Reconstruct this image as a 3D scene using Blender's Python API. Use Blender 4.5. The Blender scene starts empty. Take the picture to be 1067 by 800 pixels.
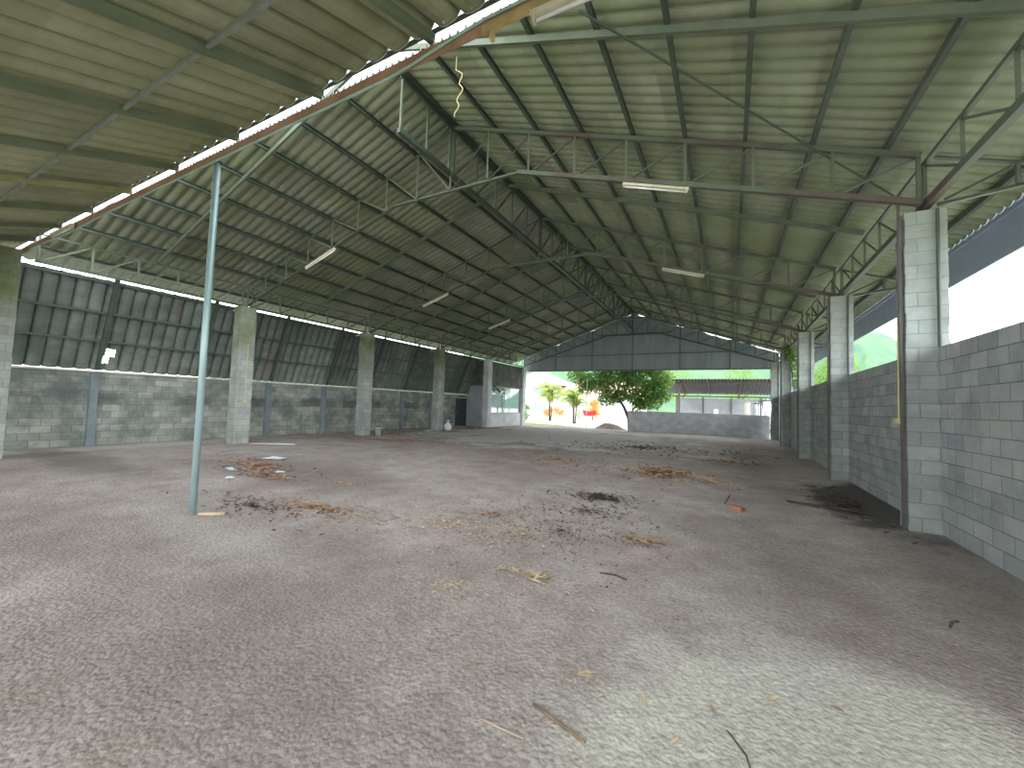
import bpy, math, random
from mathutils import Vector, Matrix, noise as mnoise
R = random.Random(7)
SC = bpy.context.scene
COL = SC.collection
PI = math.pi
ORD = ['first', 'second', 'third', 'fourth', 'fifth', 'sixth', 'seventh', 'eighth', 'ninth', 'tenth']

# ------------------------------------------------------------------ materials
def nodes(name):
    m = bpy.data.materials.new(name); m.use_nodes = True
    nt = m.node_tree; b = nt.nodes['Principled BSDF']
    return m, nt, b
def lk(nt, a, b): nt.links.new(a, b)
def ramp(nt, stops, fac):
    n = nt.nodes.new('ShaderNodeValToRGB'); e = n.color_ramp.elements
    while len(e) < len(stops): e.new(0.5)
    for i, (p, c) in enumerate(stops):
        e[i].position = p; e[i].color = (c[0], c[1], c[2], 1)
    lk(nt, fac, n.inputs[0]); return n.outputs[0]
def coord(nt):
    return nt.nodes.new('ShaderNodeTexCoord').outputs['Object']
def nz(nt, vec, scale, detail=4, rough=0.55, stretch=None):
    if stretch:
        mp = nt.nodes.new('ShaderNodeMapping'); mp.inputs['Scale'].default_value = stretch
        lk(nt, vec, mp.inputs['Vector']); vec = mp.outputs[0]
    n = nt.nodes.new('ShaderNodeTexNoise'); n.inputs['Scale'].default_value = scale
    n.inputs['Detail'].default_value = detail; n.inputs['Roughness'].default_value = rough
    lk(nt, vec, n.inputs['Vector']); return n.outputs[0]
def mix(nt, a, b, fac, mode='MIX'):
    n = nt.nodes.new('ShaderNodeMix'); n.data_type = 'RGBA'; n.blend_type = mode
    for s, v in ((n.inputs[6], a), (n.inputs[7], b), (n.inputs[0], fac)):
        if hasattr(v, 'links'): lk(nt, v, s)
        elif isinstance(v, (int, float)): s.default_value = v
        else: s.default_value = (v[0], v[1], v[2], 1)
    return n.outputs[2]
def mth(nt, op, a, b=0.0, clamp=False):
    n = nt.nodes.new('ShaderNodeMath'); n.operation = op; n.use_clamp = clamp
    for s, v in zip(n.inputs, (a, b)):
        if hasattr(v, 'links'): lk(nt, v, s)
        else: s.default_value = v
    return n.outputs[0]
def bump(nt, b, h, strength=0.4, dist=0.02):
    n = nt.nodes.new('ShaderNodeBump'); n.inputs['Strength'].default_value = strength
    n.inputs['Distance'].default_value = dist; lk(nt, h, n.inputs['Height']); lk(nt, n.outputs[0], b.inputs['Normal'])
def sep(nt, v):
    n = nt.nodes.new('ShaderNodeSeparateXYZ'); lk(nt, v, n.inputs[0]); return n.outputs
def simple(name, c1, c2=None, scale=6, rough=0.8, metal=0.0, lo=0.35, hi=0.65, bmp=0.0, stretch=None, detail=5):
    m, nt, b = nodes(name)
    c2 = c2 or tuple(v * 0.8 for v in c1)
    v = coord(nt); n = nz(nt, v, scale, detail, 0.6, stretch)
    lk(nt, ramp(nt, [(lo, c1), (hi, c2)], n), b.inputs['Base Color'])
    b.inputs['Roughness'].default_value = rough; b.inputs['Metallic'].default_value = metal
    if bmp: bump(nt, b, n, bmp)
    return m

def block_mat(name, c1, c2, mortar, stain=None, stain_amt=0.0, bw=0.4, bh=0.2, dark_low=None, moss=None):
    m, nt, b = nodes(name)
    v = coord(nt); s = sep(nt, v)
    cx = nt.nodes.new('ShaderNodeCombineXYZ')
    lk(nt, mth(nt, 'ADD', s[0], s[1]), cx.inputs[0]); lk(nt, s[2], cx.inputs[1])
    br = nt.nodes.new('ShaderNodeTexBrick'); lk(nt, cx.outputs[0], br.inputs['Vector'])
    br.inputs['Color1'].default_value = (*c1, 1); br.inputs['Color2'].default_value = (*c2, 1)
    br.inputs['Mortar'].default_value = (*mortar, 1); br.inputs['Scale'].default_value = 1
    br.inputs['Brick Width'].default_value = bw; br.inputs['Row Height'].default_value = bh
    br.inputs['Mortar Size'].default_value = 0.007; br.inputs['Mortar Smooth'].default_value = 0.3
    n = nz(nt, v, 2.2, 6, 0.65)
    c = mix(nt, br.outputs['Color'], ramp(nt, [(0.3, (0.6, 0.6, 0.6)), (0.7, (1.15, 1.15, 1.15))], n), 0.75, 'MULTIPLY')
    if stain:
        n2 = nz(nt, v, 0.9, 7, 0.7)
        f = ramp(nt, [(0.45, (0, 0, 0)), (0.62, (1, 1, 1))], n2)
        f = mth(nt, 'MULTIPLY', f, stain_amt)
        c = mix(nt, c, stain, f)
    if moss:
        f = mth(nt, 'MULTIPLY', mth(nt, 'SUBTRACT', s[2], moss[1]), moss[2], True)
        f = mth(nt, 'MULTIPLY', f, ramp(nt, [(0.3, (0.25,) * 3), (0.65, (1,) * 3)], nz(nt, v, 1.7, 5)))
        c = mix(nt, c, moss[0], f)
    if dark_low:
        n3 = nz(nt, v, 1.6, 6, 0.7, (0.4, 0.4, 1))
        z = mth(nt, 'ADD', s[2], mth(nt, 'MULTIPLY', mth(nt, 'SUBTRACT', n3, 0.5), 0.5))
        f = ramp(nt, [(0.52, (0, 0, 0)), (0.55, (1, 1, 1)), (0.68, (1, 1, 1)), (0.73, (0, 0, 0))], mth(nt, 'DIVIDE', z, 2.2))
        f = mth(nt, 'MULTIPLY', f, mth(nt, 'MULTIPLY', ramp(nt, [(0.4, (0.1,) * 3), (0.6, (1,) * 3)], nz(nt, v, 0.8, 5)), 0.75))
        c = mix(nt, c, dark_low, f)
    lk(nt, c, b.inputs['Base Color']); b.inputs['Roughness'].default_value = 0.92
    bump(nt, b, mth(nt, 'ADD', mth(nt, 'MULTIPLY', br.outputs['Fac'], -1.0), mth(nt, 'MULTIPLY', nz(nt, v, 40, 3), 0.25)), 0.55, 0.012)
    return m

M = {}
M['block_right'] = block_mat('pale_block', (0.28, 0.32, 0.325), (0.41, 0.43, 0.415), (0.14, 0.16, 0.165), (0.42, 0.40, 0.35), 0.25)
M['block_left'] = block_mat('old_block', (0.25, 0.275, 0.24), (0.40, 0.41, 0.355), (0.15, 0.165, 0.15), (0.10, 0.12, 0.115), 0.75, dark_low=(0.06, 0.075, 0.075))
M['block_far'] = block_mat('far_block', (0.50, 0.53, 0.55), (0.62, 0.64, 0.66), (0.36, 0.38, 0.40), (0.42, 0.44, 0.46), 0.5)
M['block_column'] = block_mat('column_block', (0.30, 0.34, 0.325), (0.39, 0.43, 0.405), (0.22, 0.25, 0.24), (0.28, 0.31, 0.29), 0.3, moss=((0.26, 0.31, 0.22), 3.2, 0.5))
M['block_column_left'] = block_mat('mossy_column_block', (0.33, 0.36, 0.34), (0.43, 0.45, 0.42), (0.24, 0.27, 0.25), (0.22, 0.25, 0.23), 0.4, moss=((0.13, 0.16, 0.05), 2.3, 0.6))
M['column_white'] = simple('painted_column', (0.62, 0.65, 0.66), (0.45, 0.48, 0.48), 1.5, 0.8)
M['steel'] = simple('green_primer_steel', (0.088, 0.115, 0.072), (0.125, 0.15, 0.098), 3, 0.55, 0.1, bmp=0.05)
M['steel_dark'] = simple('dark_green_steel', (0.045, 0.07, 0.048), (0.07, 0.095, 0.068), 2.2, 0.55, 0.1)
M['steel_mid'] = simple('mid_green_steel', (0.062, 0.085, 0.058), (0.09, 0.115, 0.082), 2.2, 0.6, 0.1)
M['steel_rust'] = simple('rusting_green_steel', (0.10, 0.13, 0.082), (0.10, 0.08, 0.06), 0.55, 0.65, 0.1, lo=0.5, hi=0.58, detail=6)
M['rust'] = simple('rust_red_steel', (0.40, 0.25, 0.155), (0.29, 0.165, 0.10), 3, 0.8, 0.0)
M['angle_brown'] = simple('brown_grey_angle', (0.13, 0.12, 0.11), (0.10, 0.085, 0.075), 2, 0.7, 0.1)
M['batten'] = simple('grey_batten', (0.24, 0.27, 0.22), (0.17, 0.20, 0.15), 4, 0.6)
M['pole'] = simple('galvanised_pole', (0.42, 0.56, 0.60), (0.30, 0.45, 0.42), 4, 0.4, 0.3, stretch=(1, 1, 0.3))
M['pipe_green'] = simple('pale_green_pipe', (0.36, 0.52, 0.40), (0.24, 0.40, 0.28), 3, 0.5)
M['cream'] = simple('cream_batten', (0.66, 0.65, 0.48), (0.50, 0.46, 0.28), 4, 0.5)
M['ochre'] = simple('ochre_bracket', (0.50, 0.40, 0.18), (0.38, 0.28, 0.10), 6, 0.7)
M['tube'] = simple('unlit_tube', (0.82, 0.83, 0.78), (0.75, 0.76, 0.70), 4, 0.25)
M['conduit'] = simple('yellow_conduit', (0.58, 0.52, 0.24), (0.50, 0.44, 0.2), 5, 0.5)
M['fascia'] = simple('flare_paled_fascia', (0.33, 0.39, 0.45), (0.27, 0.33, 0.39), 1.2, 0.6)  # blue grey, lightened to carry lens flare in the colour
M['gable'] = simple('slate_metal_sheet', (0.31, 0.375, 0.38), (0.25, 0.31, 0.315), 0.5, 0.6, 0.0, stretch=(3, 1, 0.5))
M['cap'] = simple('pale_wall_cap', (0.70, 0.68, 0.58), (0.5, 0.48, 0.40), 3, 0.8)
M['post'] = simple('blue_grey_concrete_post', (0.21, 0.25, 0.27), (0.14, 0.17, 0.19), 2, 0.8)
M['white_wall'] = simple('whitewashed_plaster', (0.70, 0.72, 0.72), (0.50, 0.53, 0.54), 1.2, 0.85)
M['grey_wall'] = simple('grey_blue_plaster', (0.42, 0.47, 0.49), (0.33, 0.38, 0.40), 1.2, 0.85)
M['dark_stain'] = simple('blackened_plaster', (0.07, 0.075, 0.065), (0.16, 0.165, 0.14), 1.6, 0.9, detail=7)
M['gable_frame'] = simple('slate_frame', (0.14, 0.17, 0.175), (0.11, 0.135, 0.14), 2, 0.6)
M['steel_near'] = simple('mossy_steel', (0.17, 0.21, 0.12), (0.12, 0.155, 0.085), 1.5, 0.7)
M['steel_olive'] = simple('olive_steel', (0.36, 0.37, 0.16), (0.28, 0.29, 0.12), 1.5, 0.7)
M['door'] = simple('slate_door', (0.05, 0.062, 0.075), (0.035, 0.045, 0.055), 2, 0.5)
M['frame_red'] = simple('faded_frame', (0.42, 0.36, 0.36), (0.33, 0.27, 0.27), 3, 0.6)
M['dark_room'] = simple('dim_plaster', (0.3, 0.33, 0.33), (0.24, 0.26, 0.26), 1, 0.9)

def sheet_mat(name, c1, c2, moss, amt, along='X', rust=None):
    m, nt, b = nodes(name); v = coord(nt)
    n = nz(nt, v, 0.35, 6, 0.65); n2 = nz(nt, v, 2.6, 5, 0.65, (1, 0.5, 1) if along == 'X' else (0.5, 1, 0.5))
    c = ramp(nt, [(0.35, c1), (0.65, c2)], n2)
    c = mix(nt, c, moss, mth(nt, 'MULTIPLY', ramp(nt, [(0.38, (0,) * 3), (0.66, (1,) * 3)], n), amt))
    # individual sheets differ a little
    s = sep(nt, v)
    cc = nt.nodes.new('ShaderNodeCombineXYZ')
    lk(nt, mth(nt, 'FLOOR', mth(nt, 'DIVIDE', s[1], 0.9)), cc.inputs[0])
    lk(nt, mth(nt, 'FLOOR', mth(nt, 'DIVIDE', s[0], 1.03)), cc.inputs[1])
    w = nt.nodes.new('ShaderNodeTexWhiteNoise'); lk(nt, cc.outputs[0], w.inputs['Vector'])
    c = mix(nt, c, ramp(nt, [(0, (0.82,) * 3), (1, (1.12,) * 3)], w.outputs['Value']), 1.0, 'MULTIPLY')
    if rust:
        cr = nt.nodes.new('ShaderNodeCombineXYZ'); lk(nt, s[1], cr.inputs[0])
        f = ramp(nt, [(0.60, (0,) * 3), (0.68, (1,) * 3)], nz(nt, cr.outputs[0], 0.9, 3))
        c = mix(nt, c, rust, mth(nt, 'MULTIPLY', f, 0.55))
    lk(nt, c, b.inputs['Base Color']); b.inputs['Roughness'].default_value = 0.85
    return m
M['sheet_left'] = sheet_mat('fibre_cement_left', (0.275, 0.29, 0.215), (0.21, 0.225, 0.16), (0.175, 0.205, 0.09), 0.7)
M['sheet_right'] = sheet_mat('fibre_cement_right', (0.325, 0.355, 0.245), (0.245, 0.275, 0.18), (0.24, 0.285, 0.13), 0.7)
M['sheet_near'] = sheet_mat('fibre_cement_near', (0.39, 0.40, 0.26), (0.28, 0.305, 0.175), (0.245, 0.285, 0.115), 0.6, 'Y')
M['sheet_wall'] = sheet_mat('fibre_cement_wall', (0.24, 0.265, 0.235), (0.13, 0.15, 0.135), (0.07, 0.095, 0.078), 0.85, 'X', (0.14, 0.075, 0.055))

def floor_mat():
    m, nt, b = nodes('dirt_floor'); v = coord(nt); s = sep(nt, v)
    big = nz(nt, v, 0.28, 7, 0.62); mid = nz(nt, v, 1.7, 7, 0.68); fine = nz(nt, v, 26, 4, 0.7)
    c = ramp(nt, [(0.30, (0.325, 0.265, 0.235)), (0.5, (0.425, 0.366, 0.338)), (0.70, (0.51, 0.455, 0.425))], mid)
    c = mix(nt, c, (0.265, 0.215, 0.19), ramp(nt, [(0.46, (0,) * 3), (0.62, (0.7,) * 3)], big))
    # pale dust, worn concrete and black soil, one part painted shade, each with its own ragged outline
    def blob(cx, cy, rx, ry, lo, hi, amp, sc, ang=0.0):
        mp = nt.nodes.new('ShaderNodeMapping'); mp.vector_type = 'TEXTURE'
        mp.inputs['Location'].default_value = (cx, cy, 0); mp.inputs['Rotation'].default_value = (0, 0, ang)
        mp.inputs['Scale'].default_value = (rx, ry, 1)
        lk(nt, v, mp.inputs['Vector'])
        q = sep(nt, mp.outputs[0])
        d = mth(nt, 'SQRT', mth(nt, 'ADD', mth(nt, 'MULTIPLY', q[0], q[0]), mth(nt, 'MULTIPLY', q[1], q[1])))
        d = mth(nt, 'ADD', d, mth(nt, 'MULTIPLY', mth(nt, 'SUBTRACT', nz(nt, v, sc, 8, 0.66), 0.5), amp))
        return ramp(nt, [(lo, (1,) * 3), (hi, (0,) * 3)], d)
    c = mix(nt, c, (0.66, 0.63, 0.56), mth(nt, 'MULTIPLY', blob(0.55, 1.9, 1.45, 1.85, 0.70, 1.02, 0.9, 1.5), 0.85))
    c = mix(nt, c, (0.54, 0.50, 0.455), mth(nt, 'MULTIPLY', blob(-5.2, 2.6, 2.2, 0.5, 0.3, 1.0, 1.1, 1.6), 0.55))
    c = mix(nt, c, (0.62, 0.61, 0.60), mth(nt, 'MULTIPLY', blob(-8.5, 20.5, 6.5, 7.5, 0.75, 0.95, 2.6, 0.55), 0.8))
    c = mix(nt, c, (0.58, 0.54, 0.49), mth(nt, 'MULTIPLY', blob(-15.7, 5.2, 0.7, 3.5, 0.6, 1.1, 0.9, 1.1), 0.8))
    c = mix(nt, c, (0.05, 0.048, 0.047), mth(nt, 'MULTIPLY', blob(2.5, 9.8, 1.35, 3.0, 0.70, 0.95, 1.5, 1.2), 0.92))
    c = mix(nt, c, (0.17, 0.145, 0.13), mth(nt, 'MULTIPLY', blob(-13.0, 3.6, 4.2, 0.7, 0.5, 1.0, 1.3, 0.9), 0.65))
    c = mix(nt, c, (0.15, 0.135, 0.125), mth(nt, 'MULTIPLY', blob(2.75, 6.2, 1.5, 3.4, 0.55, 1.0, 0.9, 1.3), 0.55))  # dark soil, with the shade of the right wall painted in
    c = mix(nt, c, (0.20, 0.175, 0.16), mth(nt, 'MULTIPLY', blob(-8.0, 5.6, 3.8, 1.5, 0.5, 1.0, 1.2, 1.0), 0.6))
    # grit
    vo = nt.nodes.new('ShaderNodeTexVoronoi'); vo.inputs['Scale'].default_value = 30; lk(nt, v, vo.inputs['Vector'])
    vs = sep(nt, vo.outputs['Color'])
    spot = mth(nt, 'MULTIPLY', mth(nt, 'LESS_THAN', vo.outputs['Distance'], 0.22), mth(nt, 'GREATER_THAN', vs[0], 0.83))
    c = mix(nt, c, (0.52, 0.48, 0.44), mth(nt, 'MULTIPLY', spot, 0.6))
    c = mix(nt, c, ramp(nt, [(0.3, (0.66,) * 3), (0.7, (1.28,) * 3)], fine), 0.9, 'MULTIPLY')
    lk(nt, c, b.inputs['Base Color']); b.inputs['Roughness'].default_value = 0.9
    v2 = nt.nodes.new('ShaderNodeTexVoronoi'); v2.inputs['Scale'].default_value = 34; lk(nt, v, v2.inputs['Vector'])
    h = mth(nt, 'ADD', mth(nt, 'MULTIPLY', v2.outputs['Distance'], -0.55), mth(nt, 'MULTIPLY', fine, 0.8))
    h = mth(nt, 'ADD', h, mth(nt, 'MULTIPLY', nz(nt, v, 5, 5), 1.2))
    bump(nt, b, h, 0.75, 0.022)
    return m
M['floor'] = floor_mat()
M['ground'] = simple('pale_yard', (0.62, 0.59, 0.54), (0.52, 0.49, 0.44), 0.4, 0.95)
M['dirt'] = simple('dirt_mound', (0.30, 0.25, 0.20), (0.2, 0.165, 0.13), 3, 0.95, bmp=0.3)
M['hill'] = simple('forested_hill', (0.06, 0.135, 0.085), (0.10, 0.19, 0.085), 0.09, 0.95, detail=8)
def leaf_mat(name, c1, c2):
    m, nt, b = nodes(name); v = coord(nt)
    lk(nt, ramp(nt, [(0.35, c1), (0.65, c2)], nz(nt, v, 1.3, 6, 0.7)), b.inputs['Base Color'])
    b.inputs['Roughness'].default_value = 0.6
    t = nt.nodes.new('ShaderNodeBsdfTranslucent'); t.inputs['Color'].default_value = (*[x * 1.2 for x in c1], 1)
    ms = nt.nodes.new('ShaderNodeMixShader'); ms.inputs[0].default_value = 0.4
    lk(nt, b.outputs[0], ms.inputs[1]); lk(nt, t.outputs[0], ms.inputs[2])
    lk(nt, ms.outputs[0], nt.nodes['Material Output'].inputs['Surface'])
    return m
M['leaf'] = leaf_mat('tree_leaf', (0.17, 0.29, 0.06), (0.08, 0.17, 0.035))
M['leaf_palm'] = leaf_mat('palm_leaf', (0.34, 0.42, 0.08), (0.20, 0.32, 0.06))
M['leaf_orange'] = leaf_mat('croton_leaf', (0.72, 0.28, 0.03), (0.65, 0.40, 0.06))
M['leaf_light'] = leaf_mat('light_leaf', (0.20, 0.34, 0.07), (0.12, 0.24, 0.05))
M['grass'] = leaf_mat('grass_blade', (0.30, 0.45, 0.06), (0.22, 0.36, 0.05))
M['bark'] = simple('bark', (0.13, 0.10, 0.08), (0.08, 0.06, 0.05), 8, 0.9, bmp=0.3)
M['dry_leaf'] = simple('dry_leaf_tan', (0.48, 0.34, 0.22), (0.34, 0.22, 0.14), 5, 0.8)
M['dry_orange'] = simple('dry_leaf_rust', (0.43, 0.27, 0.185), (0.31, 0.18, 0.12), 5, 0.8)
M['dry_pale'] = simple('dry_leaf_straw', (0.62, 0.49, 0.33), (0.50, 0.36, 0.22), 5, 0.8)
M['twig_dark'] = simple('dark_twig', (0.11, 0.075, 0.055), (0.06, 0.045, 0.035), 6, 0.9)
M['twig_tan'] = simple('tan_stick', (0.30, 0.20, 0.13), (0.19, 0.125, 0.08), 9, 0.9)
M['straw'] = simple('straw_stalk', (0.62, 0.50, 0.36), (0.5, 0.4, 0.28), 9, 0.9)
M['paper'] = simple('white_scrap', (0.80, 0.82, 0.83), (0.66, 0.70, 0.72), 9, 0.6)
M['pale_green_plastic'] = simple('pale_green_scrap', (0.55, 0.68, 0.60), (0.48, 0.60, 0.53), 5, 0.4)
M['brick_red'] = simple('orange_brick', (0.50, 0.23, 0.10), (0.34, 0.16, 0.08), 9, 0.9)
M['red_cloth'] = simple('red_cloth', (0.72, 0.02, 0.03), (0.6, 0.015, 0.025), 3, 0.7)
M['house_wall'] = simple('house_white_wall', (0.80, 0.78, 0.76), (0.74, 0.70, 0.68), 0.6, 0.8)
M['house_roof'] = simple('house_tile_roof', (0.60, 0.36, 0.30), (0.50, 0.28, 0.23), 1.5, 0.8)
M['pink_frame'] = simple('pink_window_frame', (0.66, 0.33, 0.34), (0.58, 0.28, 0.29), 2, 0.7)
M['dark_glass'] = simple('house_glass', (0.25, 0.30, 0.32), (0.2, 0.24, 0.26), 1, 0.15)
M['shed_roof'] = simple('shed_zinc_roof', (0.042, 0.042, 0.044), (0.028, 0.028, 0.03), 1.0, 0.6, 0.2)
M['shed_post'] = simple('shed_red_post', (0.11, 0.065, 0.055), (0.08, 0.045, 0.04), 2, 0.7)
M['shed_panel'] = simple('shed_wall_panel', (0.42, 0.44, 0.47), (0.35, 0.37, 0.40), 0.8, 0.7)
M['steel_bright'] = simple('stainless_tank', (0.75, 0.76, 0.78), (0.66, 0.67, 0.70), 1.5, 0.25, 0.8)
M['tank_beige'] = simple('beige_tank', (0.52, 0.46, 0.42), (0.45, 0.40, 0.36), 1.5, 0.5)
M['white_metal'] = simple('white_metal', (0.55, 0.60, 0.60), (0.48, 0.52, 0.52), 3, 0.5)
def glass_mat():
    m, nt, b = nodes('window_glass')
    nt.nodes.remove(b)
    g = nt.nodes.new('ShaderNodeBsdfGlossy'); g.inputs['Roughness'].default_value = 0.03; g.inputs['Color'].default_value = (0.9, 0.95, 0.97, 1)
    t = nt.nodes.new('ShaderNodeBsdfTransparent'); t.inputs['Color'].default_value = (0.6, 0.7, 0.72, 1)
    v = coord(nt); n = nz(nt, v, 1.5, 4)
    d = nt.nodes.new('ShaderNodeBsdfDiffuse'); lk(nt, ramp(nt, [(0.3, (0.24, 0.29, 0.30)), (0.7, (0.30, 0.35, 0.36))], n), d.inputs[0])
    a = nt.nodes.new('ShaderNodeMixShader'); a.inputs[0].default_value = 0.35
    lk(nt, t.outputs[0], a.inputs[1]); lk(nt, d.outputs[0], a.inputs[2])
    c = nt.nodes.new('ShaderNodeMixShader'); c.inputs[0].default_value = 0.35
    lk(nt, a.outputs[0], c.inputs[1]); lk(nt, g.outputs[0], c.inputs[2])
    lk(nt, c.outputs[0], nt.nodes['Material Output'].inputs['Surface'])
    return m
M['glass'] = glass_mat()

# ------------------------------------------------------------------ mesh helpers
class MB:
    def __init__(s): s.v = []; s.f = []
    def add(s, vs, fs):
        o = len(s.v); s.v += [tuple(p) for p in vs]; s.f += [tuple(i + o for i in f) for f in fs]; return s
    def box(s, x0, x1, y0, y1, z0, z1):
        vs = [(x, y, z) for z in (z0, z1) for (x, y) in ((x0, y0), (x1, y0), (x1, y1), (x0, y1))]
        return s.add(vs, [(3, 2, 1, 0), (4, 5, 6, 7), (0, 1, 5, 4), (1, 2, 6, 5), (2, 3, 7, 6), (3, 0, 4, 7)])
    def bar(s, p, q, w, h, up=(0, 0, 1)):
        p = Vector(p); q = Vector(q); d = (q - p).normalized(); u = Vector(up)
        if abs(d.dot(u)) > 0.98: u = Vector((0, 1, 0))
        sd = d.cross(u).normalized(); u = sd.cross(d)
        a, b = sd * w / 2, u * h / 2
        vs = [p - a - b, p + a - b, p + a + b, p - a + b, q - a - b, q + a - b, q + a + b, q - a + b]
        return s.add(vs, [(0, 1, 2, 3), (7, 6, 5, 4), (4, 5, 1, 0), (5, 6, 2, 1), (6, 7, 3, 2), (7, 4, 0, 3)])
    def angle(s, p, q, w, up=(0, 0, 1)):
        """an L-section steel bar"""
        p = Vector(p); q = Vector(q); d = (q - p).normalized(); u = Vector(up)
        if abs(d.dot(u)) > 0.98: u = Vector((1, 0, 0))
        sd = d.cross(u).normalized(); u = sd.cross(d); t = w * 0.16
        pr = [(-w / 2, -w / 2), (w / 2, -w / 2), (w / 2, -w / 2 + t), (-w / 2 + t, -w / 2 + t), (-w / 2 + t, w / 2), (-w / 2, w / 2)]
        vs = [p + sd * a + u * b for a, b in pr] + [q + sd * a + u * b for a, b in pr]
        n = 6
        return s.add(vs, [tuple(range(n)), tuple(range(2 * n - 1, n - 1, -1))] + [(i + n, (i + 1) % n + n, (i + 1) % n, i) for i in range(n)])
    def tube(s, pts, rad, n=8, cap=True):
        pts = [Vector(p) for p in pts]; rs = rad if isinstance(rad, (list, tuple)) else [rad] * len(pts)
        o = len(s.v); pu = None
        for i, p in enumerate(pts):
            d = (pts[min(i + 1, len(pts) - 1)] - pts[max(i - 1, 0)]).normalized()
            u = pu if pu is not None else (Vector((0, 0, 1)) if abs(d.z) < 0.9 else Vector((1, 0, 0)))
            sd = d.cross(u).normalized(); u = sd.cross(d).normalized(); pu = u
            for k in range(n):
                a = 2 * PI * k / n; s.v.append(tuple(p + (sd * math.cos(a) + u * math.sin(a)) * rs[i]))
        for i in range(len(pts) - 1):
            for k in range(n):
                a, b = o + i * n + k, o + i * n + (k + 1) % n
                s.f.append((a, b, b + n, a + n))
        if cap:
            s.f.append(tuple(o + n - 1 - k for k in range(n))); e = o + (len(pts) - 1) * n
            s.f.append(tuple(e + k for k in range(n)))
        return s
    def lathe(s, c, prof, n=20):
        o = len(s.v)
        for r, z in prof:
            for k in range(n):
                a = 2 * PI * k / n; s.v.append((c[0] + r * math.cos(a), c[1] + r * math.sin(a), c[2] + z))
        for i in range(len(prof) - 1):
            for k in range(n):
                a, b = o + i * n + k, o + i * n + (k + 1) % n
                s.f.append((a, b, b + n, a + n))
        return s
    def leaf(s, c, l, w, rot, curl=0.2):
        q = [(-.5, 0, 0), (-.15, .5, curl * .6), (-.15, 0, 0.0), (-.15, -.5, curl * .6), (.2, .42, curl * .5), (.2, 0, 0), (.2, -.42, curl * .5), (.55, 0, curl)]
        vs = [Vector(c) + rot @ Vector((x * l, y * w, z * w)) for x, y, z in q]
        return s.add(vs, [(0, 2, 1), (0, 3, 2), (1, 2, 5, 4), (2, 3, 6, 5), (4, 5, 7), (5, 6, 7)])
    def build(s, name, mat, parent=None, smooth=False, loc=None):
        me = bpy.data.meshes.new(name); me.from_pydata(s.v, [], s.f); me.update()
        if smooth: me.polygons.foreach_set('use_smooth', [True] * len(me.polygons))
        me.materials.append(mat)
        o = bpy.data.objects.new(name, me); COL.objects.link(o)
        if parent: o.parent = parent
        if loc: o.location = loc
        return o
def tag(o, label, cat, group=None, kind=None):
    o['label'] = label; o['category'] = cat
    if group: o['group'] = group
    if kind: o['kind'] = kind
    return o
def thing(name, label, cat, loc=(0, 0, 0), group=None):
    o = bpy.data.objects.new(name, None); o.empty_display_size = 0.2; COL.objects.link(o); o.location = loc
    return tag(o, label, cat, group)
def struct(o):
    o['kind'] = 'structure'; return o
def dup(root, loc, label):
    r = root.copy(); COL.objects.link(r); r.location = loc; r['label'] = label
    for ch in list(root.children):
        c = ch.copy(); COL.objects.link(c); c.parent = r
        for g in list(ch.children):
            d = g.copy(); COL.objects.link(d); d.parent = c
    return r

# ------------------------------------------------------------------ camera
F, YAW, PIT, ROL = 421.5, math.radians(28.25), math.radians(2.88), math.radians(1.885)
cam = bpy.data.cameras.new('camera'); co = bpy.data.objects.new('camera', cam); COL.objects.link(co)
cam.sensor_fit = 'HORIZONTAL'; cam.sensor_width = 36; cam.lens = F / 1067 * 36; cam.clip_start = 0.05; cam.clip_end = 2000
fw = Vector((-math.sin(YAW) * math.cos(PIT), math.cos(YAW) * math.cos(PIT), math.sin(PIT)))
rt = Vector((math.cos(YAW), math.sin(YAW), 0)); up = rt.cross(fw)
c, s_ = math.cos(ROL), math.sin(ROL)
# image axes seen through a rolled camera
rr = rt * c + up * s_; uu = up * c - rt * s_
mat = Matrix((rr, uu, -fw)).transposed().to_4x4(); mat.translation = (0, 0, 1.6)
co.matrix_world = mat
SC.camera = co

# ------------------------------------------------------------------ layout numbers (metres)
X0 = -6.06                       # ridge
XR, XL = 2.48, -14.60            # column lines
YC = [2.45, 7.75, 13.05, 18.35, 23.65, 28.95]
YR = [2.45, 7.98, 12.9, 18.15, 23.6, 28.95]
SL = 0.352
def zc(x): return 8.38 - SL * abs(x - X0)      # centre line of the top chords
COLTOP = 4.60
YEND = 30.0

# ------------------------------------------------------------------ floor and ground
def fz(x, y):
    z = 0.02 * mnoise.noise(Vector((x * 0.35, y * 0.35, 0))) + 0.008 * mnoise.noise(Vector((x * 1.7, y * 1.7, 3)))
    return z - 0.012
mb = MB()
xs = [-17.5 + i * 0.16 for i in range(int(21.5 / 0.16) + 1)]; ys = [-7 + i * 0.2 for i in range(int(37.4 / 0.2) + 1)]
for y in ys:
    for x in xs: mb.v.append((x, y, fz(x, y)))
nx = len(xs)
for j in range(len(ys) - 1):
    for i in range(nx - 1):
        a = j * nx + i; mb.f.append((a, a + 1, a + 1 + nx, a + nx))
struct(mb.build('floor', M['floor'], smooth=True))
mb = MB().box(-260, 260, -120, 400, -0.6, -0.06)
struct(mb.build('ground', M['ground']))

# ------------------------------------------------------------------ right wall, between the columns
mb = MB()
WX0, WX1, WT = 2.60, 2.74, 2.60
mb.box(WX0, WX1, -3.0, 2.27, -0.1, WT)  # out-of-view stretch, added to cut light coming from the front right
for k in range(5):
    mb.box(WX0, WX1, YR[k] + 0.19, YR[k + 1] - 0.18, -0.1, WT)
struct(mb.build('wall_right', M['block_right']))

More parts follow.
